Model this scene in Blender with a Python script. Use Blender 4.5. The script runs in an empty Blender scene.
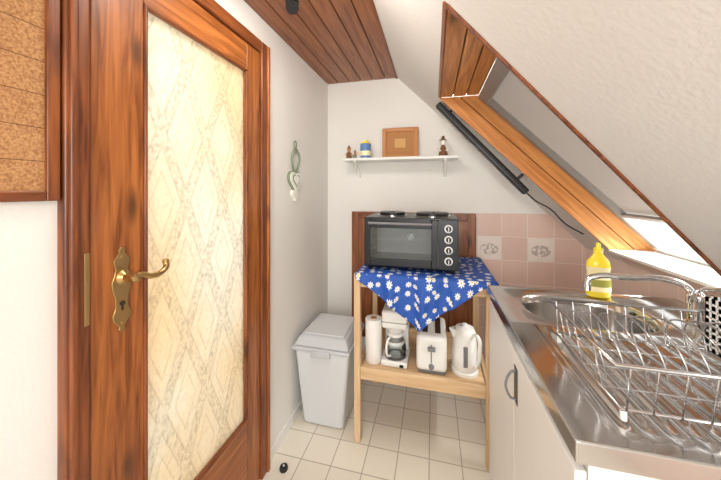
import bpy, bmesh, math, random
from mathutils import Vector, Matrix
random.seed(3)
S=bpy.context.scene
COL=S.collection
def lin(c):
    r=[]
    for v in c:
        v/=255.0
        r.append(v/12.92 if v<=0.04045 else ((v+0.055)/1.055)**2.4)
    return (r[0],r[1],r[2],1)
# ---------------------------------------------------------------- materials
class NT:
    def __init__(s,name):
        s.m=bpy.data.materials.new(name); s.m.use_nodes=True
        s.t=s.m.node_tree; s.b=s.t.nodes['Principled BSDF']; s.out=s.t.nodes['Material Output']
    def n(s,ty,**k):
        nd=s.t.nodes.new(ty)
        for a,b in k.items(): setattr(nd,a,b)
        return nd
    def l(s,a,b): s.t.links.new(a,b)
    def math(s,op,a,b=None,c=None):
        nd=s.n('ShaderNodeMath',operation=op)
        for i,v in enumerate((a,b,c)):
            if v is None: continue
            if isinstance(v,(int,float)): nd.inputs[i].default_value=v
            else: s.l(v,nd.inputs[i])
        return nd.outputs[0]
    def coord(s,scale=(1,1,1)):
        tc=s.n('ShaderNodeTexCoord'); mp=s.n('ShaderNodeMapping')
        mp.inputs['Scale'].default_value=scale
        s.l(tc.outputs['Object'],mp.inputs[0]); return mp.outputs[0]
    def xyz(s):
        tc=s.n('ShaderNodeTexCoord'); sp=s.n('ShaderNodeSeparateXYZ')
        s.l(tc.outputs['Object'],sp.inputs[0]); return sp.outputs
    def bump(s,h,st=.3,d=.002):
        b=s.n('ShaderNodeBump'); b.inputs['Strength'].default_value=st; b.inputs['Distance'].default_value=d
        s.l(h,b.inputs['Height']); s.l(b.outputs[0],s.b.inputs['Normal']); return b
    def mix(s,f,a,b):
        m=s.n('ShaderNodeMix',data_type='RGBA')
        if isinstance(f,(int,float)): m.inputs[0].default_value=f
        else: s.l(f,m.inputs[0])
        for i,v in ((6,a),(7,b)):
            if isinstance(v,tuple): m.inputs[i].default_value=v
            else: s.l(v,m.inputs[i])
        return m.outputs[2]
def plain(name,c,rough=.5,metal=0,**k):
    t=NT(name); t.b.inputs['Base Color'].default_value=lin(c)
    t.b.inputs['Roughness'].default_value=rough; t.b.inputs['Metallic'].default_value=metal
    for a,b in k.items(): t.b.inputs[a.replace('_',' ')].default_value=b
    nz=t.n('ShaderNodeTexNoise'); nz.inputs['Scale'].default_value=25
    t.l(t.coord(),nz.inputs['Vector'])
    mr=t.n('ShaderNodeMapRange'); mr.inputs[3].default_value=max(0,rough-.04); mr.inputs[4].default_value=rough+.04
    t.l(nz.outputs[0],mr.inputs[0]); t.l(mr.outputs[0],t.b.inputs['Roughness'])
    return t.m
def plaster(name,c,st=.5,sc=110):
    t=NT(name); t.b.inputs['Roughness'].default_value=.85
    co=t.coord()
    n1=t.n('ShaderNodeTexNoise'); n1.inputs['Scale'].default_value=sc; n1.inputs['Detail'].default_value=4; t.l(co,n1.inputs['Vector'])
    n2=t.n('ShaderNodeTexNoise'); n2.inputs['Scale'].default_value=2.5; t.l(co,n2.inputs['Vector'])
    c2=tuple(max(0,x-6) for x in c)
    t.l(t.mix(n2.outputs[0],lin(c),lin(c2)),t.b.inputs['Base Color'])
    t.bump(n1.outputs[0],st,.003); return t.m
def wood(name,dark,light,axis='z',rough=.38,sc=1.0,knots=True,coat=.12):
    t=NT(name)
    s={'x':(1.5,22,22),'y':(22,1.5,22),'z':(22,22,1.5)}[axis]
    s=tuple(v*sc for v in s)
    co=t.coord(s)
    n1=t.n('ShaderNodeTexNoise'); n1.inputs['Scale'].default_value=2.2; n1.inputs['Detail'].default_value=6; n1.inputs['Distortion'].default_value=1.2
    t.l(co,n1.inputs['Vector'])
    cr=t.n('ShaderNodeValToRGB'); cr.color_ramp.elements[0].position=.3; cr.color_ramp.elements[1].position=.68
    cr.color_ramp.elements[0].color=lin(dark); cr.color_ramp.elements[1].color=lin(light)
    t.l(n1.outputs[0],cr.inputs[0]); col=cr.outputs[0]
    if knots:
        s2={'x':(2,6,6),'y':(6,2,6),'z':(6,6,2)}[axis]
        v=t.n('ShaderNodeTexVoronoi'); v.inputs['Scale'].default_value=1.3; t.l(t.coord(s2),v.inputs['Vector'])
        k=t.n('ShaderNodeMapRange'); k.inputs[1].default_value=.05; k.inputs[2].default_value=.16; k.inputs[3].default_value=.75; k.inputs[4].default_value=0
        t.l(v.outputs['Distance'],k.inputs[0])
        col=t.mix(k.outputs[0],col,lin(tuple(x*.5 for x in dark)))
    t.l(col,t.b.inputs['Base Color'])
    t.b.inputs['Roughness'].default_value=rough; t.b.inputs['Coat Weight'].default_value=coat
    t.bump(n1.outputs[0],.15,.002); return t.m
def tiles(name,c1,c2,grout,size,ax=('x','y'),off=(0,0),rough=.25,mort=.0025):
    t=NT(name); o=t.xyz(); ix={'x':0,'y':1,'z':2}
    cb=t.n('ShaderNodeCombineXYZ')
    t.l(t.math('ADD',o[ix[ax[0]]],off[0]+10*size),cb.inputs[0]); t.l(t.math('ADD',o[ix[ax[1]]],off[1]+10*size),cb.inputs[1])
    br=t.n('ShaderNodeTexBrick'); br.offset=0; br.squash=1
    br.inputs['Scale'].default_value=1; br.inputs['Brick Width'].default_value=size; br.inputs['Row Height'].default_value=size
    br.inputs['Mortar Size'].default_value=mort; br.inputs['Mortar Smooth'].default_value=.2
    br.inputs['Color1'].default_value=lin(c1); br.inputs['Color2'].default_value=lin(c2); br.inputs['Mortar'].default_value=lin(grout)
    t.l(cb.outputs[0],br.inputs['Vector']); t.l(br.outputs['Color'],t.b.inputs['Base Color'])
    t.b.inputs['Roughness'].default_value=rough
    inv=t.math('SUBTRACT',1.0,br.outputs['Fac']); t.bump(inv,.5,.002); return t.m

M={}
M['wall']=plaster('white_plaster',(238,236,231),.22)
M['roof']=plaster('roof_plaster',(232,230,226),.35,80)
M['floor']=tiles('floor_tile',(236,230,216),(230,223,209),(182,172,156),.15,('x','y'),(.02,.06))
M['pink_b']=tiles('pink_tile_back',(230,202,190),(225,195,183),(238,224,214),.15,('x','z'),(-.275+.15,-1.15+.15*8))
M['pink_r']=tiles('pink_tile_side',(236,214,203),(230,207,196),(240,228,218),.15,('y','z'),(0,-.06))
M['wood']=wood('door_wood',(112,56,20),(182,110,54),'z')
M['wood_y']=wood('door_wood_y',(112,56,20),(182,110,54),'y')
M['casing']=wood('casing_wood',(88,42,18),(150,84,42),'z')
M['casing_y']=wood('casing_wood_y',(88,42,18),(150,84,42),'y')
M['ceil']=wood('ceiling_wood',(118,66,38),(168,106,64),'y')
M['win_y']=wood('window_wood_y',(156,92,40),(212,146,82),'y')
def slopewood():
    t=NT('window_wood_slope')
    tc=t.n('ShaderNodeTexCoord'); mp=t.n('ShaderNodeMapping'); mp.vector_type='POINT'
    mp.inputs['Rotation'].default_value=(0,math.radians(-45),0)
    t.l(tc.outputs['Object'],mp.inputs[0])
    m2=t.n('ShaderNodeMapping'); m2.inputs['Scale'].default_value=(1.5,22,22); t.l(mp.outputs[0],m2.inputs[0])
    n1=t.n('ShaderNodeTexNoise'); n1.inputs['Scale'].default_value=2; n1.inputs['Detail'].default_value=6; n1.inputs['Distortion'].default_value=1
    t.l(m2.outputs[0],n1.inputs['Vector'])
    cr=t.n('ShaderNodeValToRGB'); cr.color_ramp.elements[0].position=.3; cr.color_ramp.elements[1].position=.7
    cr.color_ramp.elements[0].color=lin((180,110,50)); cr.color_ramp.elements[1].color=lin((226,160,92))
    t.l(n1.outputs[0],cr.inputs[0]); t.l(cr.outputs[0],t.b.inputs['Base Color']); t.b.inputs['Roughness'].default_value=.4
    return t.m
M['win_s']=slopewood()
M['beech']=wood('beech',(206,168,124),(228,198,158),'x',knots=False,coat=.05)
M['beech_z']=wood('beech_z',(206,168,124),(228,198,158),'z',knots=False,coat=.05)
M['hatch']=wood('hatch_wood',(108,56,28),(162,100,56),'z')
M['brass']=plain('brass',(196,166,112),.3,1)
M['black']=plain('black_plastic',(18,18,20),.35)
M['blackm']=plain('black_enamel',(9,9,11),.3)
M['white']=plain('white_plastic',(238,238,234),.35)
M['whitec']=plain('white_cabinet',(232,230,226),.4)
M['bin']=plain('bin_plastic',(216,219,222),.4)
M['lid']=plain('bin_lid_plastic',(198,201,205),.4)
M['grey']=plain('grey_plastic',(120,120,122),.4)
M['dark']=plain('dark_gap',(60,40,26),.7)
M['chrome']=plain('chrome',(228,230,232),.1,1)
M['wire']=plain('chrome_wire',(208,209,212),.18,1)
M['alu']=plain('aluminium',(150,147,143),.45,.2)
M['paper']=plain('paper',(240,238,234),.9)
M['yellow']=plain('yellow_soap',(248,224,60),.2,0,Subsurface_Weight=.1)
M['label']=plain('label',(248,238,190),.5)
M['lime']=plain('label_print',(150,150,60),.5)
M['blue']=plain('blue_tin',(90,135,190),.4)
M['tan']=plain('tan_wood',(190,128,72),.5)
M['brown']=plain('brown_figure',(120,82,52),.6)
M['cream']=plain('cream_ceramic',(240,240,230),.3)
M['green']=plain('green_glaze',(128,142,116),.4)
M['ovenin']=plain('oven_interior',(180,172,160),.5,.1)
def translucent(name,c,f):
    t=NT(name); t.b.inputs['Base Color'].default_value=lin(c); t.b.inputs['Roughness'].default_value=.8
    n=t.n('ShaderNodeTexNoise'); n.inputs['Scale'].default_value=60; t.l(t.coord(),n.inputs['Vector']); t.bump(n.outputs[0],.3,.001)
    tr=t.n('ShaderNodeBsdfTranslucent'); tr.inputs[0].default_value=lin(c)
    mx=t.n('ShaderNodeMixShader'); mx.inputs[0].default_value=f
    t.l(t.b.outputs[0],mx.inputs[1]); t.l(tr.outputs[0],mx.inputs[2]); t.l(mx.outputs[0],t.out.inputs[0]); return t.m
M['blind']=translucent('grey_blind',(142,134,128),.10)
def steel():
    t=NT('brushed_steel'); t.b.inputs['Base Color'].default_value=lin((208,206,204)); t.b.inputs['Metallic'].default_value=1
    n=t.n('ShaderNodeTexNoise'); n.inputs['Scale'].default_value=4; n.inputs['Detail'].default_value=3; t.l(t.coord((2,30,2)),n.inputs['Vector'])
    mr=t.n('ShaderNodeMapRange'); mr.inputs[3].default_value=.12; mr.inputs[4].default_value=.19
    t.l(n.outputs[0],mr.inputs[0]); t.l(mr.outputs[0],t.b.inputs['Roughness']); return t.m
M['steel']=steel()
def glass():
    t=NT('clear_glass'); tr=t.n('ShaderNodeBsdfTransparent'); tr.inputs[0].default_value=(.93,.95,.95,1)
    gl=t.n('ShaderNodeBsdfGlossy'); gl.inputs['Roughness'].default_value=.05
    fr=t.n('ShaderNodeFresnel'); fr.inputs[0].default_value=1.45
    mx=t.n('ShaderNodeMixShader'); t.l(fr.outputs[0],mx.inputs[0]); t.l(tr.outputs[0],mx.inputs[1]); t.l(gl.outputs[0],mx.inputs[2]); t.l(mx.outputs[0],t.out.inputs[0])
    return t.m
M['glass']=glass()
def cork():
    t=NT('cork'); o=t.xyz()
    n=t.n('ShaderNodeTexNoise'); n.inputs['Scale'].default_value=230; n.inputs['Detail'].default_value=5; t.l(t.coord(),n.inputs['Vector'])
    cr=t.n('ShaderNodeValToRGB'); cr.color_ramp.elements[0].position=.3; cr.color_ramp.elements[1].position=.7
    cr.color_ramp.elements[0].color=lin((148,98,58)); cr.color_ramp.elements[1].color=lin((204,156,106)); t.l(n.outputs[0],cr.inputs[0])
    f=t.math('FRACT',t.math('DIVIDE',t.math('ADD',o[2],.03),.066))
    k=t.math('MULTIPLY',t.math('LESS_THAN',f,.03),.85)
    t.l(t.mix(k,cr.outputs[0],lin((104,64,36))),t.b.inputs['Base Color']); t.b.inputs['Roughness'].default_value=.9
    t.bump(n.outputs[0],.3,.002); return t.m
M['cork']=cork()
def doorglass():
    t=NT('ornamental_glass'); o=t.xyz(); w=.17; h=.42
    a=t.math('DIVIDE',o[1],w); b=t.math('DIVIDE',o[2],h)
    def ln(x,wd):
        f=t.math('ABSOLUTE',t.math('SUBTRACT',t.math('FRACT',x),.5))
        mr=t.n('ShaderNodeMapRange'); mr.inputs[1].default_value=0; mr.inputs[2].default_value=wd; mr.inputs[3].default_value=1; mr.inputs[4].default_value=0
        t.l(f,mr.inputs[0]); return mr.outputs[0],f
    l1,f1=ln(t.math('ADD',t.math('ADD',a,b),10),.03); l2,f2=ln(t.math('ADD',t.math('SUBTRACT',a,b),10),.03)
    mn=t.math('MINIMUM',f1,f2)
    inner=t.math('GREATER_THAN',mn,.10)
    edge=t.math('LESS_THAN',t.math('ABSOLUTE',t.math('SUBTRACT',mn,.10)),.014)
    edge2=t.math('LESS_THAN',t.math('ABSOLUTE',t.math('SUBTRACT',mn,.27)),.012)
    edge=t.math('MAXIMUM',edge,edge2)
    n=t.n('ShaderNodeTexNoise'); n.inputs['Scale'].default_value=90; n.inputs['Detail'].default_value=3; t.l(t.coord((1,1,.8)),n.inputs['Vector'])
    tex=t.math('MULTIPLY',n.outputs[0],t.math('SUBTRACT',1.0,t.math('MULTIPLY',inner,.55)))
    hh=t.math('ADD',tex,t.math('MULTIPLY',edge,.5))
    bp=t.n('ShaderNodeBump'); bp.inputs['Strength'].default_value=1; bp.inputs['Distance'].default_value=.010; t.l(hh,bp.inputs['Height'])
    big=t.n('ShaderNodeTexNoise'); big.inputs['Scale'].default_value=2.0; t.l(t.coord(),big.inputs['Vector'])
    bigr=t.n('ShaderNodeMapRange'); bigr.inputs[1].default_value=.35; bigr.inputs[2].default_value=.65; t.l(big.outputs[0],bigr.inputs[0])
    base=t.mix(bigr.outputs[0],lin((234,218,190)),lin((236,232,220)))
    spk=t.n('ShaderNodeMapRange'); spk.inputs[1].default_value=.46; spk.inputs[2].default_value=.7; t.l(n.outputs[0],spk.inputs[0])
    base=t.mix(t.math('MULTIPLY',spk.outputs[0],t.math('SUBTRACT',.42,t.math('MULTIPLY',inner,.26))),base,lin((170,156,132)))
    base=t.mix(t.math('MULTIPLY',edge,.22),base,lin((172,158,134)))
    tr=t.n('ShaderNodeBsdfTranslucent'); t.l(base,tr.inputs[0]); t.l(bp.outputs[0],tr.inputs['Normal'])
    t.l(base,t.b.inputs['Base Color']); t.l(bp.outputs[0],t.b.inputs['Normal']); t.b.inputs['Roughness'].default_value=.18
    mx=t.n('ShaderNodeMixShader'); mx.inputs[0].default_value=.6
    t.l(t.b.outputs[0],mx.inputs[1]); t.l(tr.outputs[0],mx.inputs[2]); t.l(mx.outputs[0],t.out.inputs[0]); return t.m
M['dglass']=doorglass()
def daisy():
    t=NT('daisy_cloth'); o=t.xyz(); cb=t.n('ShaderNodeCombineXYZ')
    t.l(t.math('MULTIPLY',o[0],21.0),cb.inputs[0]); t.l(t.math('MULTIPLY',t.math('SUBTRACT',o[2],o[1]),21.0),cb.inputs[1])
    v=t.n('ShaderNodeTexVoronoi',voronoi_dimensions='2D'); v.inputs['Scale'].default_value=1; v.inputs['Randomness'].default_value=.65
    t.l(cb.outputs[0],v.inputs['Vector'])
    sb=t.n('ShaderNodeVectorMath',operation='SUBTRACT'); t.l(cb.outputs[0],sb.inputs[0]); t.l(v.outputs['Position'],sb.inputs[1])
    sp=t.n('ShaderNodeSeparateXYZ'); t.l(sb.outputs[0],sp.inputs[0])
    ang=t.math('ARCTAN2',sp.outputs[1],sp.outputs[0]); ca=t.math('COSINE',t.math('MULTIPLY',ang,8.0))
    sc=t.n('ShaderNodeSeparateColor'); t.l(v.outputs['Color'],sc.inputs[0])
    rad=t.math('MULTIPLY',t.math('ADD',.27,t.math('MULTIPLY',ca,.08)),t.math('ADD',.6,t.math('MULTIPLY',sc.outputs[0],.5)))
    pet=t.math('LESS_THAN',v.outputs['Distance'],rad); ctr=t.math('LESS_THAN',v.outputs['Distance'],.09)
    c=t.mix(pet,lin((28,82,172)),lin((236,240,250))); c=t.mix(ctr,c,lin((236,206,70)))
    t.l(c,t.b.inputs['Base Color']); t.b.inputs['Roughness'].default_value=.6; return t.m
M['daisy']=daisy()
def decor():
    t=NT('decor_tile_print')
    n=t.n('ShaderNodeTexNoise'); n.inputs['Scale'].default_value=60; n.inputs['Detail'].default_value=5; t.l(t.coord(),n.inputs['Vector'])
    tc=t.n('ShaderNodeTexCoord'); sp=t.n('ShaderNodeSeparateXYZ'); t.l(tc.outputs['Generated'],sp.inputs[0])
    dx=t.math('SUBTRACT',sp.outputs[0],.5); dz=t.math('MULTIPLY',t.math('SUBTRACT',sp.outputs[2],.45),1.5)
    d=t.math('SQRT',t.math('ADD',t.math('MULTIPLY',dx,dx),t.math('MULTIPLY',dz,dz)))
    k=t.math('MULTIPLY',t.math('LESS_THAN',d,.38),t.math('GREATER_THAN',n.outputs[0],.48))
    t.l(t.mix(t.math('MULTIPLY',k,.5),lin((240,230,221)),lin((120,110,104))),t.b.inputs['Base Color']); t.b.inputs['Roughness'].default_value=.2
    return t.m
M['decor']=decor()
# ---------------------------------------------------------------- geometry helpers
def grp(name,loc=(0,0,0)):
    e=bpy.data.objects.new(name,None); e.empty_display_size=.05; e.location=loc; COL.objects.link(e); return e
def link(o,p):
    COL.objects.link(o)
    if p is not None:
        o.parent=p; o.matrix_parent_inverse=Matrix.Translation(-Vector(p.location))
    return o
def mobj(name,verts,faces,mat,parent=None,smooth=False,bevel=0,seg=2,recalc=True):
    me=bpy.data.meshes.new(name); me.from_pydata([tuple(v) for v in verts],[],faces)
    if recalc:
        bm=bmesh.new(); bm.from_mesh(me); bmesh.ops.recalc_face_normals(bm,faces=bm.faces); bm.to_mesh(me); bm.free()
    me.materials.append(M[mat] if isinstance(mat,str) else mat)
    o=bpy.data.objects.new(name,me)
    if smooth:
        for p in me.polygons: p.use_smooth=True
    if bevel:
        b=o.modifiers.new('bevel','BEVEL'); b.width=bevel; b.segments=seg; b.limit_method='ANGLE'; b.angle_limit=.6
        for p in me.polygons: p.use_smooth=True
        w=o.modifiers.new('wn','WEIGHTED_NORMAL')
    return link(o,parent)
BF=[(0,1,3,2),(4,6,7,5),(0,4,5,1),(2,3,7,6),(0,2,6,4),(1,5,7,3)]
def box(name,x0,x1,y0,y1,z0,z1,mat,parent=None,bevel=0,seg=2):
    v=[(x,y,z) for x in (x0,x1) for y in (y0,y1) for z in (z0,z1)]
    return mobj(name,v,BF,mat,parent,bevel=bevel,seg=seg)
def taperbox(name,b,t,z0,z1,mat,parent=None,bevel=0,seg=3):
    v=[]
    for xi in (0,1):
        for yi in (2,3):
            v.append((b[xi],b[yi],z0)); v.append((t[xi],t[yi],z1))
    return mobj(name,v,BF,mat,parent,bevel=bevel,seg=seg)
def lathe(name,prof,loc,mat,parent=None,axis='z',n=32,sy=1.0):
    v=[];f=[]
    for r,z in prof:
        for i in range(n):
            a=2*math.pi*i/n; p=(r*math.cos(a),r*math.sin(a)*sy,z)
            if axis=='y': p=(p[0],-p[2],p[1])
            if axis=='x': p=(p[2],p[0],p[1])
            v.append((p[0]+loc[0],p[1]+loc[1],p[2]+loc[2]))
    for k in range(len(prof)-1):
        for i in range(n):
            j=(i+1)%n; f.append((k*n+i,k*n+j,(k+1)*n+j,(k+1)*n+i))
    f.append(tuple(range(n))[::-1]); f.append(tuple(range((len(prof)-1)*n,len(prof)*n)))
    o=mobj(name,v,f,mat,parent)
    for p in o.data.polygons: p.use_smooth=len(p.vertices)<=4
    e=o.modifiers.new('es','EDGE_SPLIT'); e.split_angle=.7
    return o
def cyl(name,p0,p1,r,mat,parent=None,r2=None,n=20):
    p0=Vector(p0);p1=Vector(p1); d=(p1-p0); q=d.to_track_quat('Z','Y'); r2=r if r2 is None else r2
    v=[];L=d.length
    for z,rr in ((0,r),(L,r2)):
        for i in range(n):
            a=2*math.pi*i/n; v.append(p0+q@Vector((rr*math.cos(a),rr*math.sin(a),z)))
    f=[(i,(i+1)%n,n+(i+1)%n,n+i) for i in range(n)]+[tuple(range(n))[::-1],tuple(range(n,2*n))]
    o=mobj(name,v,f,mat,parent)
    for p in o.data.polygons: p.use_smooth=len(p.vertices)==4
    e=o.modifiers.new('es','EDGE_SPLIT'); e.split_angle=.7
    return o
def tubes(name,paths,r,mat,parent=None,smooth=True,res=3,cyc=False):
    cu=bpy.data.curves.new(name,'CURVE'); cu.dimensions='3D'; cu.bevel_depth=r; cu.bevel_resolution=res; cu.use_fill_caps=True; cu.resolution_u=8
    for pts in paths:
        if smooth:
            sp=cu.splines.new('BEZIER'); sp.bezier_points.add(len(pts)-1)
            for b,p in zip(sp.bezier_points,pts): b.co=p; b.handle_left_type=b.handle_right_type='AUTO'
        else:
            sp=cu.splines.new('POLY'); sp.points.add(len(pts)-1)
            for b,p in zip(sp.points,pts): b.co=(*p,1)
        sp.use_cyclic_u=cyc
    tmp=bpy.data.objects.new('tmp',cu); COL.objects.link(tmp)
    dg=bpy.context.evaluated_depsgraph_get(); me=bpy.data.meshes.new_from_object(tmp.evaluated_get(dg))
    bpy.data.objects.remove(tmp); me.materials.clear(); me.materials.append(M[mat])
    for p in me.polygons: p.use_smooth=True
    return link(bpy.data.objects.new(name,me),parent)
def beam(name,p0,p1,w,h,nrm,mat,parent=None,bevel=.001):
    p0=Vector(p0);p1=Vector(p1); d=(p1-p0).normalized(); n=Vector(nrm).normalized(); s=d.cross(n).normalized()
    v=[p+s*a*w/2+n*b*h/2 for p in (p0,p1) for a in (-1,1) for b in (-1,1)]
    return mobj(name,v,BF,mat,parent,bevel=bevel)
# ---------------------------------------------------------------- room
WX=-.764; BY=2.04; CZ=2.088; KX=.893; Y0=-1.3
RS=CZ-.245   # x+z on roof plane
box('floor',WX-.1,KX+.1,Y0,BY+.1,-.05,0,'floor')
box('wall_back',WX-.1,KX+.1,BY,BY+.1,0,CZ+.05,'wall')
dy0,dy1,dz=.44,1.205,1.96
v=[];f=[]
def q(a): 
    i=len(v); v.extend(a); f.append(tuple(range(i,i+4)))
for (a,b,c,d) in ((Y0,dy0,0,CZ),(dy1,BY,0,CZ),(dy0,dy1,dz,CZ)):
    q([(WX,a,c),(WX,b,c),(WX,b,d),(WX,a,d)]); q([(WX-.1,a,c),(WX-.1,b,c),(WX-.1,b,d),(WX-.1,a,d)])
q([(WX,dy0,0),(WX-.1,dy0,0),(WX-.1,dy0,dz),(WX,dy0,dz)])
q([(WX,dy1,0),(WX-.1,dy1,0),(WX-.1,dy1,dz),(WX,dy1,dz)])
q([(WX,dy0,dz),(WX-.1,dy0,dz),(WX-.1,dy1,dz),(WX,dy1,dz)])
q([(WX,BY,0),(WX-.1,BY,0),(WX-.1,BY,CZ),(WX,BY,CZ)])
mobj('wall_left',v,f,'wall',recalc=False)
box('baseboard_left',WX,WX+.008,1.21,BY,0,.05,'whitec')
# wooden ceiling
ce=grp('ceiling',(-.5,1,CZ))
box('ceiling_deck',WX-.1,-.245,Y0,BY+.05,CZ+.014,CZ+.04,'dark',ce)
n=6; w=(-.245-WX)/n
for i in range(n):
    box('plank_%d'%i,WX+i*w+.002,WX+(i+1)*w-.003,Y0,BY,CZ,CZ+.016,'ceil',ce,bevel=.003)
box('ceiling_edge_board',-.257,-.243,Y0,BY,CZ-.006,CZ+.02,'casing_y',ce)
# roof
def R(x,y,o=0): return (x,y,RS-x+o)
ox0,ox1=.037,.83
A=(ox0,1.65);B=(ox0,.83);C=(ox1,1.04);D=(ox1,1.65)
X0=-.245;X1=KX
rv=[R(X0,Y0),R(X0,BY),R(X1,BY),R(X1,Y0),R(*A),R(*B),R(*C),R(*D),
    R(X0,B[1]),R(X0,A[1]),R(X1,C[1]),R(X1,D[1])]
rf=[(0,8,5,6,10,3),(8,9,4,5),(9,1,2,11,7,4)]
mobj('wall_right_sloped',rv,rf,'roof',recalc=False)
ts=mobj('wall_right_tile_strip',[R(*C),R(*D),R(X1,D[1]),R(X1,C[1])],[(0,1,2,3)],'pink_r',recalc=False)
box('wall_right',KX,KX+.1,Y0,BY,0,RS-KX,'pink_r')
# skylight
W=grp('window_1',(.5,1.3,1.4)); dx=.2
def sh(p,k): return (p[0]+k,p[1],RS-p[0])
def quadpanel(name,P,Q,k0,k1,mat,th,nrm):
    a=[Vector(sh(P,k0)),Vector(sh(Q,k0)),Vector(sh(Q,k1)),Vector(sh(P,k1))]; nn=Vector(nrm)*th
    vv=a+[x+nn for x in a]
    return mobj(name,vv,[(0,1,2,3),(7,6,5,4),(0,4,5,1),(1,5,6,2),(2,6,7,3),(3,7,4,0)],mat,W,bevel=.0015)
for i in range(3):
    quadpanel('head_board_%d'%i,A,B,.002+i*dx/3,(i+1)*dx/3-.003,'win_y',.015,(0,0,1))
quadpanel('head_backing',A,B,0,dx,'dark',.01,(0,0,1)).location.z+=.012
for i in range(2):
    quadpanel('far_jamb_board_%d'%i,A,D,.002+i*dx/2,(i+1)*dx/2-.004,'win_s',.015,(0,1,0))
quadpanel('far_jamb_backing',A,D,0,dx,'dark',.01,(0,1,0)).location.y+=.012
quadpanel('near_jamb_board',B,C,0,dx,'win_s',.015,(0,-1,0))
quadpanel('sill',C,D,-.012,dx,'white',.012,(0,0,-1))
nr=(-1,0,-1); 
beam('trim_top',R(A[0]-.004,A[1]),R(B[0]-.004,B[1]-.01),.014,.012,nr,'casing_y',W)
beam('trim_near',R(B[0],B[1]-.004),R(C[0],C[1]-.004),.014,.012,nr,'casing',W)
beam('trim_far',R(A[0],A[1]+.004),R(D[0],D[1]+.004),.010,.010,nr,'win_s',W)
def T(x,y,o=0): return (x+dx+o,y,RS-x+o)
nr2=(1,0,1)
beam('sash_top',T(.06,.84),T(.06,1.65),.06,.03,nr2,'alu',W)
beam('sash_bottom',T(.81,1.03),T(.81,1.65),.03,.03,nr2,'white',W)
beam('sash_far',T(.06,1.63),T(.80,1.63),.04,.03,nr2,'alu',W)
beam('sash_near',T(.06,.87),T(.80,1.06),.04,.03,nr2,'casing',W)
mobj('blind',[T(.05,.84,.01),T(.05,1.64,.01),T(.66,1.64,.01),T(.66,1.02,.01)],[(0,1,2,3)],'blind',W,recalc=False)
beam('blind_bar',T(.66,1.02,.0),T(.66,1.64,.0),.018,.014,nr2,'alu',W)
mobj('pane',[T(.05,.84,.02),T(.05,1.64,.02),T(.80,1.64,.02),T(.80,1.02,.02)],[(0,1,2,3)],'glass',W,recalc=False)
# tile backsplash on back wall
bs=grp('tile_backsplash',(.5,BY,1))
bx0,bzt=.275,1.15
vv=[(bx0,BY-.008,.2),(KX,BY-.008,.2),(KX,BY-.008,RS-KX),(RS-bzt,BY-.008,bzt),(bx0,BY-.008,bzt)]
vv+= [(a,BY,c) for a,b,c in vv]
mobj('tiles',vv,[(0,1,2,3,4),(5,6,7,8,9),(0,4,9,5),(0,1,6,5),(1,2,7,6),(2,3,8,7),(3,4,9,8)],'pink_b',bs)
for i,x in enumerate((bx0+.003,bx0+.303)):
    box('picture_tile_%d'%i,x,x+.144,BY-.0095,BY-.007,bzt-.297,bzt-.153,'decor',bs)
# wooden hatch
ha=grp('door_2',(-.15,BY,.7))
hx0,hx1=-.574,.27
box('hatch_panel',hx0+.05,hx1-.05,BY-.014,BY,.30,1.10,'hatch',ha)
for i in range(1,6):
    x=hx0+.05+i*(hx1-hx0-.1)/6; box('hatch_groove_%d'%i,x-.002,x+.002,BY-.0155,BY-.013,.31,1.09,'dark',ha)
box('hatch_stile_a',hx0,hx0+.05,BY-.022,BY,.25,1.145,'hatch',ha,bevel=.004)
box('hatch_stile_b',hx1-.05,hx1,BY-.022,BY,.25,1.145,'hatch',ha,bevel=.004)
box('hatch_rail_top',hx0+.05,hx1-.05,BY-.022,BY,1.095,1.145,'casing_y',ha,bevel=.004)
box('hatch_rail_bot',hx0+.05,hx1-.05,BY-.022,BY,.25,.30,'casing_y',ha,bevel=.004)
# ---------------------------------------------------------------- main door
dr=grp('door_1',(WX,.82,0))
cx=WX+.022
box('casing_near',WX-.1,cx,.434,.482,0,1.966,'casing',dr,bevel=.006)
box('casing_near_bead',WX,cx+.008,.440,.456,0,1.96,'casing',dr,bevel=.005)
box('casing_far',WX-.1,cx,1.15,1.21,0,1.966,'casing',dr,bevel=.006)
box('casing_far_bead',WX,cx+.008,1.188,1.206,0,1.96,'wood',dr,bevel=.005)
box('casing_head',WX-.1,cx,.482,1.15,1.915,1.966,'casing_y',dr,bevel=.006)
lx=WX+.012
box('stile_near',lx-.04,lx,.486,.612,.01,1.912,'wood',dr,bevel=.004)
box('stile_far',lx-.04,lx,1.055,1.147,.01,1.912,'wood',dr,bevel=.004)
box('rail_top',lx-.04,lx,.612,1.055,1.80,1.912,'wood_y',dr,bevel=.004)
box('rail_bottom',lx-.04,lx,.612,1.055,.01,.34,'wood_y',dr,bevel=.004)
for nm,a in (('bead_near',(.610,.620,.34,1.80)),('bead_far',(1.046,1.057,.34,1.80))):
    box(nm,lx-.012,lx+.006,*a,'casing',dr,bevel=.004)
for nm,a in (('bead_top',(.610,1.057,1.790,1.802)),('bead_bottom',(.610,1.057,.338,.350))):
    box(nm,lx-.012,lx+.006,*a,'casing_y',dr,bevel=.004)
box('glass_pane',lx-.024,lx-.018,.612,1.055,.34,1.80,'dglass',dr)
box('strike_plate',cx-.002,cx+.002,.468,.478,1.0,1.16,'brass',dr,bevel=.001)
box('threshold',WX-.1,WX+.002,.48,1.15,0,.009,'casing_y',dr)
prof=[(-.105,.002),(-.100,.008),(-.093,.006),(-.085,.012),(-.075,.020),(-.062,.022),(-.050,.017),(-.04,.015),(-.02,.016),(0,.022),(.018,.024),(.035,.018),(.05,.015),(.06,.018),(.072,.020),(.082,.013),(.09,.007),(.097,.009),(.103,.004)]
hy,hz=.553,1.055
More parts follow.
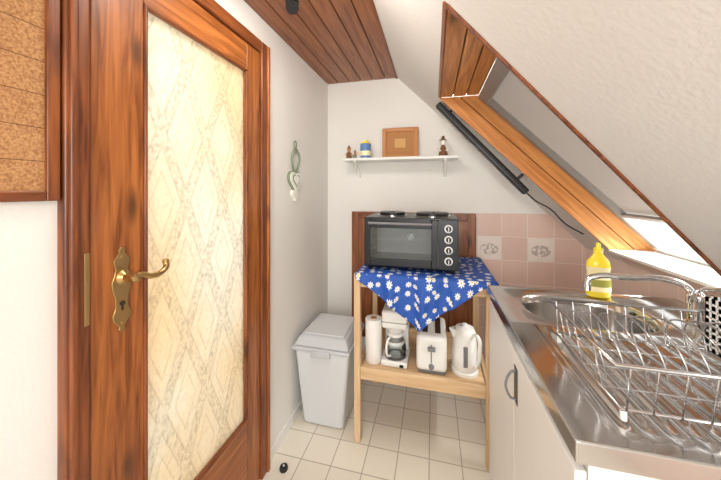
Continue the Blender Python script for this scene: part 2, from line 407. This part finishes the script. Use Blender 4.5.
pts=[(hy-w_,hz+z_) for z_,w_ in prof]+[(hy+w_,hz+z_) for z_,w_ in reversed(prof)]
n_=len(pts); vv=[(lx,a,b) for a,b in pts]+[(lx+.004,a,b) for a,b in pts]
mobj('handle_plate',vv,[tuple(range(n_)),tuple(range(n_,2*n_))]+[(i,(i+1)%n_,n_+(i+1)%n_,n_+i) for i in range(n_)],'brass',dr,bevel=.0015)
lz=hz+.03
lathe('handle_rose',[(.018,0),(.018,.006),(.013,.010),(.009,.014),(.009,.035),(.011,.04),(.009,.046)],(lx+.003,hy,lz),'brass',dr,axis='x')
tubes('handle_lever',[[(lx+.043,hy-.012,lz+.001),(lx+.045,hy+.015,lz+.004),(lx+.047,hy+.04,lz-.006),(lx+.046,hy+.07,lz-.004),(lx+.044,hy+.086,lz+.008),(lx+.040,hy+.088,lz+.018)]],.0075,'brass',dr)
lathe('lever_tip',[(.001,-.008),(.007,-.005),(.009,0),(.007,.005),(.001,.008)],(lx+.040,hy+.088,lz+.020),'brass',dr)
lathe('lever_boss',[(.001,-.014),(.010,-.009),(.013,0),(.010,.009),(.001,.014)],(lx+.044,hy-.002,lz),'brass',dr,axis='x')
lathe('keyhole',[(.006,0),(.006,.003)],(lx+.003,hy,hz-.035),'dark',dr,axis='x')
box('keyhole_slot',lx+.003,lx+.0062,hy-.002,hy+.002,hz-.052,hz-.036,'dark',dr)
for z in (-.085,.08): lathe('plate_screw',[(.004,0),(.003,.003)],(lx+.003,hy,hz+z),'brass',dr,axis='x',n=12)
# cork board
cb_=grp('cork_pinboard',(WX,0,1.5))
box('cork_sheet',WX,WX+.010,-.4,.412,1.295,1.93,'cork',cb_)
box('frame_side_far',WX,WX+.018,.408,.430,1.278,1.95,'casing',cb_,bevel=.003)
box('frame_side_near',WX,WX+.018,-.42,-.398,1.278,1.95,'casing',cb_,bevel=.003)
box('frame_bottom',WX,WX+.018,-.398,.408,1.278,1.298,'casing_y',cb_,bevel=.003)
box('frame_top',WX,WX+.018,-.398,.408,1.93,1.95,'casing_y',cb_,bevel=.003)
sp=grp('ceiling_spotlight',(-.57,1.1,CZ))
lathe('spot_base',[(.028,0),(.028,-.012)],(-.57,1.1,CZ),'black',sp)
cyl('spot_head',(-.57,1.1,CZ-.012),(-.555,1.07,CZ-.05),.016,'black',sp,r2=.026)
# wall heart decoration
hg=grp('hanging_ceramic_heart',(WX+.01,1.49,1.4))
X=WX+.012
tubes('hook_ring',[[(X,1.49,1.575),(X,1.503,1.555),(X,1.49,1.535),(X,1.477,1.555)]],.0035,'green',hg,cyc=True)
tubes('strap',[[(X,1.487,1.535),(X,1.455,1.49),(X,1.458,1.44),(X,1.482,1.395)],[(X,1.493,1.535),(X,1.535,1.50),(X,1.532,1.45),(X,1.494,1.395)]],.006,'green',hg)
def heart(name,cy,cz,w,h,x0,x1,mat,par):
    P=[]
    for i in range(40):
        a=2*math.pi*i/40
        P.append((cy+w*16*math.sin(a)**3/32,cz+h*(13*math.cos(a)-5*math.cos(2*a)-2*math.cos(3*a)-math.cos(4*a))/30))
    n=40; vv=[(x0,a,b) for a,b in P]+[(x1,a,b) for a,b in P]
    mobj(name,vv,[tuple(range(n)),tuple(range(n,2*n))]+[(i,(i+1)%n,n+(i+1)%n,n+i) for i in range(n)],mat,par,bevel=.004)
heart('heart_edge',1.487,1.352,.145,.135,WX,X+.002,'green',hg)
heart('heart_plate',1.487,1.352,.130,.120,WX,X+.008,'cream',hg)
heart('heart_rim',1.487,1.355,.085,.075,X+.008,X+.010,'green',hg)
heart('heart_relief',1.487,1.356,.065,.055,X+.010,X+.013,'cream',hg)
heart('heart_lower',1.487,1.275,.07,.065,WX,X+.006,'cream',hg)
# ---------------------------------------------------------------- shelf
sf=grp('wall_shelf',(-.2,1.95,1.5)); sz=1.515
box('board',-.60,.150,1.875,BY,sz-.018,sz,'white',sf,bevel=.003)
for x in (-.52,.075):
    box('bracket',x-.009,x+.009,1.90,BY,sz-.026,sz-.018,'white',sf)
    box('bracket_plate',x-.009,x+.009,BY-.006,BY,sz-.13,sz-.018,'white',sf)
    tubes('bracket_arm',[[(x,1.905,sz-.026),(x,1.94,sz-.05),(x,1.99,sz-.075),(x,2.032,sz-.12)]],.010,'white',sf)
def figurine(x,y,s,m1,m2):
    g=grp('figurine',(x,y,sz))
    lathe('body',[(.018*s,0),(.020*s,.008*s),(.014*s,.03*s),(.010*s,.045*s),(.005*s,.05*s)],(x,y,sz),m1,g,n=20)
    lathe('head',[(.001,.046*s),(.010*s,.052*s),(.013*s,.062*s),(.010*s,.073*s),(.001,.078*s)],(x,y,sz),m2,g,n=20)
    lathe('hat',[(.015*s,.070*s),(.015*s,.073*s),(.009*s,.075*s),(.006*s,.088*s),(.001,.092*s)],(x,y,sz),m1,g,n=20)
    for d in (-1,1): tubes('arm',[[(x+d*.010*s,y,sz+.042*s),(x+d*.020*s,y-.006,sz+.032*s),(x+d*.012*s,y-.016*s,sz+.024*s)]],.004*s,m2,g)
figurine(-.565,1.92,1.0,'brown','tan'); figurine(-.525,1.93,.7,'green','tan'); figurine(.060,1.93,1.45,'brown','cream')
tn=grp('tin_can',(-.445,1.93,sz))
tx,ty=-.450,1.93
lathe('can_body',[(.036,0),(.036,.095),(.034,.10)],(tx,ty,sz),'blue',tn)
lathe('can_band',[(.0368,.018),(.0368,.050)],(tx,ty,sz),'label',tn)
lathe('can_lid',[(.034,.10),(.032,.11),(.012,.112),(.012,.124),(.004,.126)],(tx,ty,sz),'yellow',tn)
pf=grp('picture_frame',(-.2,1.98,sz))
px0,px1,pz0,pz1=-.345,-.10,sz,sz+.212
for nm,a in (('frame_l',(px0,px0+.028,pz0,pz1)),('frame_r',(px1-.028,px1,pz0,pz1)),('frame_b',(px0+.028,px1-.028,pz0,pz0+.028)),('frame_t',(px0+.028,px1-.028,pz1-.028,pz1))):
    box(nm,a[0],a[1],1.985,2.008,a[2],a[3],'tan',pf,bevel=.004)
box('picture',px0+.02,px1-.02,1.995,2.004,pz0+.02,pz1-.02,plain('sepia_print',(176,120,62),.6),pf)
box('picture_motif',px0+.085,px1-.085,1.993,1.996,pz0+.075,pz1-.075,plain('print_motif',(206,160,100),.6),pf)
# ---------------------------------------------------------------- black lamp bar on the slope
bl=grp('fluorescent_lamp',(.25,1.7,1.5))
p0=Vector((.022,1.70,1.785));p1=Vector((.475,1.70,1.286))
beam('lamp_housing',p0,p1,.05,.036,(1,0,1),'black',bl,bevel=.008)
for k in (.12,.88):
    c=p0.lerp(p1,k); cyl('mount',c,(c.x+(RS-c.x-c.z)/2,c.y,c.z+(RS-c.x-c.z)/2),.008,'black',bl)
tubes('lamp_cable',[[tuple(p1),(.53,1.72,1.24),(.60,1.74,1.20),(.68,1.76,1.12),(.77,1.78,1.066)]],.0035,'black',bl)
# ---------------------------------------------------------------- cart
ct=grp('changing_table_cart',(-.06,1.7,0))
cx0,cx1,cy0,cy1=-.400,.272,1.445,1.955
L=.034
for x in (cx0,cx1-L):
    for y in (cy0,cy1-L): box('leg',x,x+L,y,y+L,0,.868,'beech_z',ct,bevel=.004)
    box('side_rail_top',x+.006,x+L-.006,cy0+L,cy1-L,.80,.866,'beech',ct,bevel=.003)
    box('side_rail_low',x+.006,x+L-.006,cy0+L,cy1-L,.325,.385,'beech',ct,bevel=.003)
for y in (cy0+.004,cy1-L+.004):
    box('shelf_rail',cx0+L,cx1-L,y,y+.022,.325,.388,'beech',ct,bevel=.003)
    box('top_rail',cx0+L,cx1-L,y,y+.022,.80,.850,'beech',ct,bevel=.003)
box('shelf_board',cx0+L,cx1-L,cy0+.026,cy1-.03,.362,.376,'beech',ct)
box('top_board',cx0+L,cx1-L,cy0+.002,cy1-.002,.850,.868,'beech',ct)
def cloth():
    vs=[];fs=[]
    tz=.8735
    x0,x1=cx0+.012,cx1+.012; nx=60
    def front(x):
        t=(x-x0)/(x1-x0)
        return max(.018,.25*(1-abs(t-.47)/.50))
    rows=[]
    ny=12
    for j in range(ny+1):
        y=cy1-(cy1-cy0+.012)*j/ny
        rows.append([(x0+(x1-x0)*i/nx,y,tz) for i in range(nx+1)])
    nd=18
    for j in range(1,nd+1):
        r=[]
        for i in range(nx+1):
            x=x0+(x1-x0)*i/nx; d=front(x)*j/nd
            t=(x-x0)/(x1-x0)
            fold=(.016*math.sin(t*26+.6)+.007*math.sin(t*55))*min(1,d/.1)
            r.append((x+(.47-t)*d*.18,cy0-.013-abs(.01*j/nd)-max(-.008,fold),tz-.002-d))
        rows.append(r)
    for r in rows: vs.extend(r)
    n=nx+1
    for j in range(len(rows)-1):
        for i in range(nx): fs.append((j*n+i,j*n+i+1,(j+1)*n+i+1,(j+1)*n+i))
    base=len(vs); m=24; nn=8
    for i in range(m+1):
        t=i/m; y=cy0-.012+(cy1-cy0+.012)*t
        for j in range(nn+1):
            d=(.02+.13*(1-abs(t-.5)/.5))*j/nn
            vs.append((x1+.001+.006*math.sin(t*20)*min(1,d/.05)*(1 if j else 0)+.004*(j>0),y,tz-d))
    for i in range(m):
        for j in range(nn):
            a=base+i*(nn+1)+j; fs.append((a,a+1,a+nn+2,a+nn+1))
    o=mobj('daisy_tablecloth',vs,fs,'daisy',None,smooth=True)
    s=o.modifiers.new('s','SOLIDIFY'); s.thickness=.0015; s.offset=0
cloth()
# ---------------------------------------------------------------- mini oven
ov=grp('mini_oven',(-.11,1.7,.875))
a0,a1,b0,b1,c0,c1=-.362,.122,1.515,1.855,.892,1.155
box('shell_top',a0,a1,b0+.008,b1,c1-.012,c1,'blackm',ov,bevel=.004)
box('shell_bottom',a0,a1,b0+.008,b1,c0,c0+.012,'blackm',ov,bevel=.004)
box('shell_left',a0,a0+.012,b0+.008,b1,c0+.012,c1-.012,'blackm',ov)
box('shell_right',a1-.012,a1,b0+.008,b1,c0+.012,c1-.012,'blackm',ov)
box('shell_back',a0,a1,b1-.01,b1,c0+.012,c1-.012,'blackm',ov)
cpx=a1-.098
box('cavity_back',a0+.012,cpx,b1-.04,b1-.03,c0+.012,c1-.012,'ovenin',ov)
lathe('cavity_lamp',[(.022,0),(.018,.008),(.004,.012)],((a0+cpx)/2+.03,b1-.04,c0+.12),'white',ov,axis='y')
box('cavity_side',cpx-.003,cpx,b0+.01,b1-.03,c0+.012,c1-.012,'ovenin',ov)
box('cavity_side_b',a0+.012,a0+.016,b0+.01,b1-.03,c0+.012,c1-.012,'ovenin',ov)
box('cavity_floor',a0+.016,cpx-.003,b0+.01,b1-.04,c0+.012,c0+.016,'ovenin',ov)
for z in (c0+.09,c0+.15):
    tubes('grill',[[(a0+.02+i*.019,b0+.02,z),(a0+.02+i*.019,b1-.045,z)] for i in range(19)],.0015,'wire',ov,smooth=False)
tubes('heating_element',[[(a0+.03,b0+.1,c1-.035),(cpx-.02,b0+.1,c1-.035)],[(a0+.03,b0+.22,c1-.035),(cpx-.02,b0+.22,c1-.035)]],.004,'wire',ov,smooth=False)
for nm,x in (('door_l',(a0+.004,a0+.034)),('door_r',(cpx-.034,cpx-.004))): box(nm,x[0],x[1],b0-.006,b0+.008,c0+.008,c1-.008,'blackm',ov,bevel=.003)
box('door_t',a0+.034,cpx-.034,b0-.006,b0+.008,c1-.054,c1-.008,'blackm',ov,bevel=.003)
box('door_b',a0+.034,cpx-.034,b0-.006,b0+.008,c0+.008,c0+.048,'blackm',ov,bevel=.003)
box('door_glass',a0+.032,cpx-.032,b0,b0+.003,c0+.045,c1-.050,'glass',ov)
for x in (a0+.06,cpx-.06): cyl('handle_post',(x,b0-.006,c1-.028),(x,b0-.028,c1-.028),.004,'black',ov)
cyl('door_handle',(a0+.030,b0-.028,c1-.028),(cpx-.030,b0-.028,c1-.028),.007,'grey',ov)
box('control_panel',cpx,a1-.003,b0-.004,b0+.01,c0+.006,c1-.006,'blackm',ov,bevel=.003)
for i in range(4):
    z=c1-.050-i*.054; xx=(cpx+a1)/2
    lathe('knob_ring',[(.020,0),(.020,.002)],(xx,b0-.0035,z),'white',ov,axis='y')
    lathe('knob',[(.014,0),(.013,.016),(.010,.018)],(xx,b0-.005,z),'black',ov,axis='y')
    box('knob_bar',xx-.002,xx+.002,b0-.025,b0-.018,z-.010,z+.010,'white',ov,bevel=.0008)
for x in (a0+.03,a1-.03):
    for y in (b0+.03,b1-.03): lathe('foot',[(.012,0),(.014,.0185)],(x,y,.8745),'black',ov,n=16)
for x,r in ((a0+.13,.075),(a1-.13,.09)):
    lathe('hotplate_trim',[(r+.01,0),(r+.01,.004),(r,.006)],(x,(b0+b1)/2,c1-.001),'chrome',ov)
    lathe('hotplate',[(r,0),(r,.016),(r-.006,.019),(.02,.019),(.018,.017)],(x,(b0+b1)/2,c1),'black',ov)
# ---------------------------------------------------------------- things on the cart's shelf
hz0=.3765
pr=grp('paper_towel_roll',(-.33,1.53,hz0))
lathe('roll',[(.018,0),(.043,.0),(.045,.004),(.045,.226),(.043,.23),(.018,.23)],(-.315,1.545,hz0),'paper',pr)
lathe('core',[(.017,.0),(.017,.2315)],(-.315,1.545,hz0),'tan',pr)
cm=grp('coffee_maker',(-.2,1.6,hz0))
mx,my=-.200,1.60
box('base',mx-.07,mx+.07,my-.10,my+.09,hz0,hz0+.032,'white',cm,bevel=.01,seg=4)
lathe('warming_plate',[(.058,.0),(.058,.003)],(mx,my-.035,hz0+.032),'grey',cm)
box('column',mx-.066,mx+.066,my+.03,my+.088,hz0+.03,hz0+.27,'white',cm,bevel=.012,seg=4)
box('brew_head',mx-.068,mx+.068,my-.085,my+.088,hz0+.19,hz0+.285,'white',cm,bevel=.016,seg=4)
lathe('filter_cone',[(.035,.165),(.055,.195)],(mx,my-.035,hz0),'white',cm)
box('head_seam',mx-.069,mx+.069,my-.0862,my+.08,hz0+.225,hz0+.228,'grey',cm)
box('switch',mx+.03,mx+.05,my-.104,my-.098,hz0+.008,hz0+.022,'black',cm,bevel=.002)
lathe('carafe',[(.040,.036),(.054,.045),(.058,.075),(.052,.11),(.040,.135),(.040,.145)],(mx,my-.035,hz0),'glass',cm)
lathe('carafe_lid',[(.042,.145),(.042,.158),(.02,.164)],(mx,my-.035,hz0),'white',cm)
lathe('carafe_band',[(.0525,.105),(.0485,.120)],(mx,my-.035,hz0),'white',cm)
tubes('carafe_handle',[[(mx-.02,my-.078,hz0+.15),(mx-.03,my-.108,hz0+.145),(mx-.035,my-.118,hz0+.10),(mx-.03,my-.10,hz0+.06),(mx-.02,my-.085,hz0+.055)]],.006,'white',cm)
to=grp('toaster',(-.02,1.6,hz0))
t0,t1,u0,u1=-.085,.065,1.49,1.75
box('body',t0,t1,u0,u1,hz0+.012,hz0+.190,'white',to,bevel=.022,seg=5)
box('base_trim',t0+.008,t1-.008,u0+.008,u1-.008,hz0,hz0+.02,'grey',to,bevel=.003)
for x in (-.043,.022): box('slot',x-.014,x+.014,u0+.045,u1-.03,hz0+.1885,hz0+.192,'dark',to)
box('lever_slot',-.0135,-.0075,u0-.001,u0+.002,hz0+.06,hz0+.15,'grey',to)
box('lever',-.029,.009,u0-.022,u0,hz0+.125,hz0+.142,'grey',to,bevel=.004)
lathe('browning_knob',[(.014,0),(.012,.012)],(-.0105,u0,hz0+.042),'grey',to,axis='y')
kt=grp('electric_kettle',(.16,1.58,hz0))
kx,ky=.155,1.57
lathe('base',[(.066,0),(.066,.014),(.060,.018)],(kx,ky,hz0),'white',kt)
lathe('jug',[(.058,.018),(.064,.03),(.062,.10),(.056,.17),(.052,.205),(.048,.212)],(kx,ky,hz0),'white',kt)
lathe('lid',[(.048,.212),(.044,.222),(.02,.228),(.012,.232),(.012,.24),(.004,.243)],(kx,ky,hz0),'white',kt)
mobj('spout',[(kx-.045,ky-.025,hz0+.165),(kx-.045,ky+.025,hz0+.165),(kx-.052,ky,hz0+.15),(kx-.035,ky-.035,hz0+.214),(kx-.035,ky+.035,hz0+.214),(kx-.080,ky,hz0+.212)],[(0,1,4,3),(0,2,1),(0,3,5,2),(1,2,5,4),(3,4,5)],'white',kt,bevel=.003)
tubes('kettle_handle',[[(kx+.035,ky-.035,hz0+.200),(kx+.055,ky-.062,hz0+.205),(kx+.060,ky-.072,hz0+.14),(kx+.052,ky-.062,hz0+.07),(kx+.040,ky-.045,hz0+.05)]],.009,'white',kt)
box('water_window',kx-.012,kx+.008,ky-.066,ky-.058,hz0+.05,hz0+.15,'grey',kt,bevel=.002)
# ---------------------------------------------------------------- bin
bn=grp('waste_bin',(-.6,1.6,0))
taperbox('body',(-.705,-.475,1.49,1.76),(-.742,-.432,1.455,1.80),.0,.43,'bin',bn,bevel=.022,seg=5)
box('rim',-.752,-.424,1.447,1.81,.425,.447,'lid',bn,bevel=.008)
taperbox('lid',(-.748,-.428,1.45,1.806),(-.720,-.455,1.485,1.78),.447,.498,'lid',bn,bevel=.014,seg=4)
box('lid_flap',-.705,-.470,1.50,1.76,.496,.505,'bin',bn,bevel=.006)
box('front_grip',-.64,-.53,1.436,1.456,.405,.440,'lid',bn,bevel=.006)
# ---------------------------------------------------------------- kitchen unit
ku=grp('kitchen_sink_unit',(.55,.9,0)); st=ku
kx0,kx1,ky0,ky1,kz=.222,.862,.534,1.315,.90
box('side_near',.245,kx1-.01,ky0+.015,ky0+.031,.10,kz-.036,'whitec',ku)
box('side_far',.245,kx1-.01,ky1-.028,ky1-.012,.10,kz-.036,'whitec',ku)
box('back_panel',kx1-.02,kx1-.01,ky0+.031,ky1-.028,.10,kz-.036,'whitec',ku)
box('bottom_panel',.245,kx1-.02,ky0+.031,ky1-.028,.10,.116,'whitec',ku)
box('front_rail',.245,.261,ky0+.031,ky1-.028,kz-.12,kz-.036,'whitec',ku)
box('plinth',.29,kx1-.02,ky0+.03,ky1-.03,0,.10,'whitec',ku)
for i,(p,q_) in enumerate(((ky0+.017,.922),(.926,ky1-.014))):
    box('cabinet_door_%d'%i,.226,.244,p,q_,.105,kz-.062,'whitec',ku,bevel=.002)
box('grip_recess',.2245,.2262,.885,.917,.70,.80,'black',ku,bevel=.0006)
tubes('door_pull',[[(.226,.90,.79),(.212,.90,.785),(.210,.90,.715),(.226,.90,.71)]],.0035,'grey',ku)
sy=.965
ccx,ccy,rx,ry=.490,1.135,.185,.150
def el(s,z,N=72,e=2.6):
    P=[]
    for i in range(N):
        a=2*math.pi*i/N; c,s_=math.cos(a),math.sin(a)
        P.append((ccx+rx*s*math.copysign(abs(c)**(2/e),c),ccy+ry*s*math.copysign(abs(s_)**(2/e),s_),z))
    return P
N=72; vv=[]
out=[]
for (x,y,z) in el(1,kz):
    dx_,dy_=x-ccx,y-ccy; k=1e9
    if dx_>1e-9:k=min(k,(kx1-ccx)/dx_)
    if dx_<-1e-9:k=min(k,(kx0-ccx)/dx_)
    if dy_>1e-9:k=min(k,(ky1-ccy)/dy_)
    if dy_<-1e-9:k=min(k,(sy-ccy)/dy_)
    out.append([ccx+dx_*k,ccy+dy_*k,kz])
for cxy in ((kx0,sy),(kx0,ky1),(kx1,sy),(kx1,ky1)):
    j=min(range(N),key=lambda i:(out[i][0]-cxy[0])**2+(out[i][1]-cxy[1])**2); out[j][0],out[j][1]=cxy
rings=[out,el(1.10,kz),el(1.07,kz-.004),el(1.03,kz-.004),el(1.0,kz-.006),el(.96,kz-.012),el(.93,kz-.04),el(.90,kz-.12),el(.84,kz-.15),el(.6,kz-.158),el(.16,kz-.162),el(.14,kz-.168)]
for r in rings: vv.extend(r)
ff=[]
for k in range(len(rings)-1):
    for i in range(N): ff.append((k*N+i,k*N+(i+1)%N,(k+1)*N+(i+1)%N,(k+1)*N+i))
ff.append(tuple(range((len(rings)-1)*N,len(rings)*N)))
o=mobj('basin_deck',vv,ff,'steel',st,smooth=True)
nx,ny=160,20; vv=[];ff=[]
for j in range(ny+1):
    for i in range(nx+1):
        x=kx0+(kx1-kx0)*i/nx; y=ky0+(sy-ky0)*j/ny; z=kz
        ex=min((x-kx0-.06)/.02,(kx1-.06-x)/.02,(y-ky0-.04)/.03,(sy-.01-y)/.03); ex=max(0,min(1,ex))
        z+= ex*(-.0055+.0045*math.sin((x-kx0)*2*math.pi/.034))
        vv.append((x,y,z))
for j in range(ny):
    for i in range(nx):
        a=j*(nx+1)+i; ff.append((a,a+1,a+nx+2,a+nx+1))
mobj('drainboard',vv,ff,'steel',st,smooth=True)
for nm,a in (('edge_front',(kx0-.003,kx0+.004,ky0-.003,ky1+.003)),('edge_back',(kx1-.004,kx1+.003,ky0-.003,ky1+.003)),('edge_near',(kx0,kx1,ky0-.003,ky0+.004)),('edge_far',(kx0,kx1,ky1-.004,ky1+.003))):
    box(nm,*a,kz-.036,kz+.001,'steel',st,bevel=.003)
lathe('drain_strainer',[(.03,0),(.03,.003),(.02,.004)],(ccx,ccy,kz-.166),'chrome',st)
# faucet
fz=kz+.0012
fa=grp('faucet',(.76,1.1,fz))
fx,fy=.765,1.09
lathe('faucet_base',[(.026,0),(.026,.006),(.020,.012),(.019,.055),(.022,.060),(.022,.085),(.016,.092)],(fx,fy,fz),'chrome',fa)
tubes('faucet_spout',[[(fx,fy,kz+.07),(fx-.02,fy+.003,kz+.105),(fx-.06,fy+.01,kz+.122),(fx-.16,fy+.025,kz+.118),(fx-.245,fy+.035,kz+.113),(fx-.265,fy+.037,kz+.098),(fx-.267,fy+.037,kz+.078)]],.0095,'chrome',fa)
lathe('aerator',[(.012,0),(.012,.022)],(fx-.267,fy+.037,kz+.066),'chrome',fa)
tubes('faucet_lever',[[(fx,fy,kz+.09),(fx+.004,fy-.02,kz+.108),(fx+.006,fy-.07,kz+.125)]],.006,'chrome',fa)
# dish soap
so=grp('dish_soap_bottle',(.6,1.27,kz))
bx,by=.600,1.275
lathe('bottle_body',[(.034,0),(.040,.006),(.040,.055),(.034,.085),(.039,.115),(.034,.135),(.018,.155),(.013,.165)],(bx,by,fz),'yellow',so,sy=.6)
lathe('bottle_label',[(.0408,.022),(.0408,.055),(.0352,.085),(.0398,.112)],(bx,by,fz),'label',so,sy=.6)
lathe('label_print',[(.0414,.040),(.0414,.055),(.0390,.066)],(bx,by,fz),'lime',so,sy=.6)
lathe('bottle_cap',[(.0145,.163),(.0145,.180),(.009,.183),(.007,.200),(.003,.202)],(bx,by,fz),'yellow',so)
# ---------------------------------------------------------------- dish rack
rk=grp('dish_rack',(.53,.74,kz))
rx0,rx1,ry0,ry1=.300,.765,.580,.885; zb=kz+.022; zr=kz+.105
def rect(z,i=0): return [(rx0+i,ry0+i,z),(rx1-i,ry0+i,z),(rx1-i,ry1-i,z),(rx0+i,ry1-i,z)]
tubes('rim_wire',[rect(zr)],.0036,'wire',rk,smooth=False,cyc=True)
tubes('base_wire',[rect(zb,.015)],.0030,'wire',rk,smooth=False,cyc=True)
P=[]
k=11
for i in range(k+1):
    x=rx0+.02+(rx1-rx0-.04)*i/k
    P.append([(x,ry0,zr),(x,ry0+.012,zb),(x,ry1-.012,zb),(x,ry1,zr)])
tubes('cross_wires',P,.0017,'wire',rk,smooth=False)
P=[]
for i in range(1,4):
    y=ry0+(ry1-ry0)*i/4
    P.append([(rx0,y,zr),(rx0+.015,y,zb),(rx1-.015,y,zb),(rx1,y,zr)])
tubes('long_wires',P,.0017,'wire',rk,smooth=False)
P=[]
for i in range(9):
    x=rx0+.035+i*.034
    ya,yb=ry0+.10,ry0+.255
    P.append([(x,ya,zb),(x-.012,ya+.006,zb+.060),(x-.018,ya+.04,zb+.09),(x-.018,yb-.04,zb+.09),(x-.012,yb-.006,zb+.060),(x,yb,zb)])
tubes('plate_hoops',P,.0019,'wire',rk)
for x in (rx0+.02,rx1-.02):
    for y in (ry0+.02,ry1-.02): cyl('rack_foot',(x,y,kz+.0012),(x,y,zb),.005,'white',rk)
# cutlery basket (perforated: slats and rails)
cbk=grp('cutlery_basket',(.69,.80,kz))
g0,g1,h0,h1=.620,.720,.735,.860; zc0,zc1=zb+.004,kz+.150
for nm,a in (('side_a',(g0,g0+.003,h0,h1)),('side_b',(g1-.003,g1,h0,h1)),('side_c',(g0,g1,h0,h0+.003)),('side_d',(g0,g1,h1-.003,h1))):
    horiz = (a[1]-a[0])>(a[3]-a[2])
    for j in range(8):
        zz=zc0+(zc1-zc0-.011)*j/7; box(nm+'_rail_%d'%j,*a,zz,zz+.011,'white',cbk)
    for j in range(8):
        if horiz:
            x=a[0]+(a[1]-a[0]-.008)*j/7; box(nm+'_slat_%d'%j,x,x+.008,a[2],a[3],zc0,zc1,'white',cbk)
        else:
            y=a[2]+(a[3]-a[2]-.010)*j/7; box(nm+'_slat_%d'%j,a[0],a[1],y,y+.010,zc0,zc1,'white',cbk)
box('basket_floor',g0,g1,h0,h1,zc0,zc0+.003,'white',cbk)
ds=grp('door_stop',(-.68,1.27,0))
lathe('rubber',[(.018,0),(.020,.006),(.018,.016),(.012,.02)],(-.675,1.22,0),'black',ds,n=20)
lathe('screw_cap',[(.006,.02),(.005,.022)],(-.675,1.22,0),'chrome',ds,n=12)
# ---------------------------------------------------------------- light
w=bpy.data.worlds.new('World'); S.world=w; w.use_nodes=True
w.node_tree.nodes['Background'].inputs[0].default_value=(.96,.98,1,1); w.node_tree.nodes['Background'].inputs[1].default_value=1.75
def area(name,loc,target,size,e,col=(1,1,1)):
    l=bpy.data.lights.new(name,'AREA'); l.energy=e; l.size=size; l.color=col
    o=bpy.data.objects.new(name,l); o.location=loc; o.rotation_euler=(Vector(target)-Vector(loc)).to_track_quat('-Z','Y').to_euler(); COL.objects.link(o)
area('door_glass_backlight',(-2.0,.9,1.5),(-.76,.85,1.1),1.2,30,(1,.97,.91))  # area light added behind the door to brighten its glass
area('room_fill',(.15,-.9,1.45),(-.15,1.9,1.0),.7,24,(1,.96,.90))  # added fill from behind the camera, not a fixture of the room
area('ceiling_fill',(-.40,.75,2.04),(-.25,1.5,.6),.3,8,(1,.96,.90))  # unseen fill added under the ceiling to lift the walls, no actual lamp
area('skylight_daylight',(1.75,1.25,2.2),(.4,1.35,1.0),1.0,220,(1,.97,.92))
# ---------------------------------------------------------------- camera
cam=bpy.data.cameras.new('camera'); co=bpy.data.objects.new('camera',cam); COL.objects.link(co)
cam.sensor_width=36; cam.lens=290/721*36; cam.shift_y=-50/721; cam.clip_start=.01
co.location=(0,0,1.3); co.rotation_euler=(math.radians(90),0,math.atan(73/290))
S.camera=co
S.view_settings.view_transform='Standard'
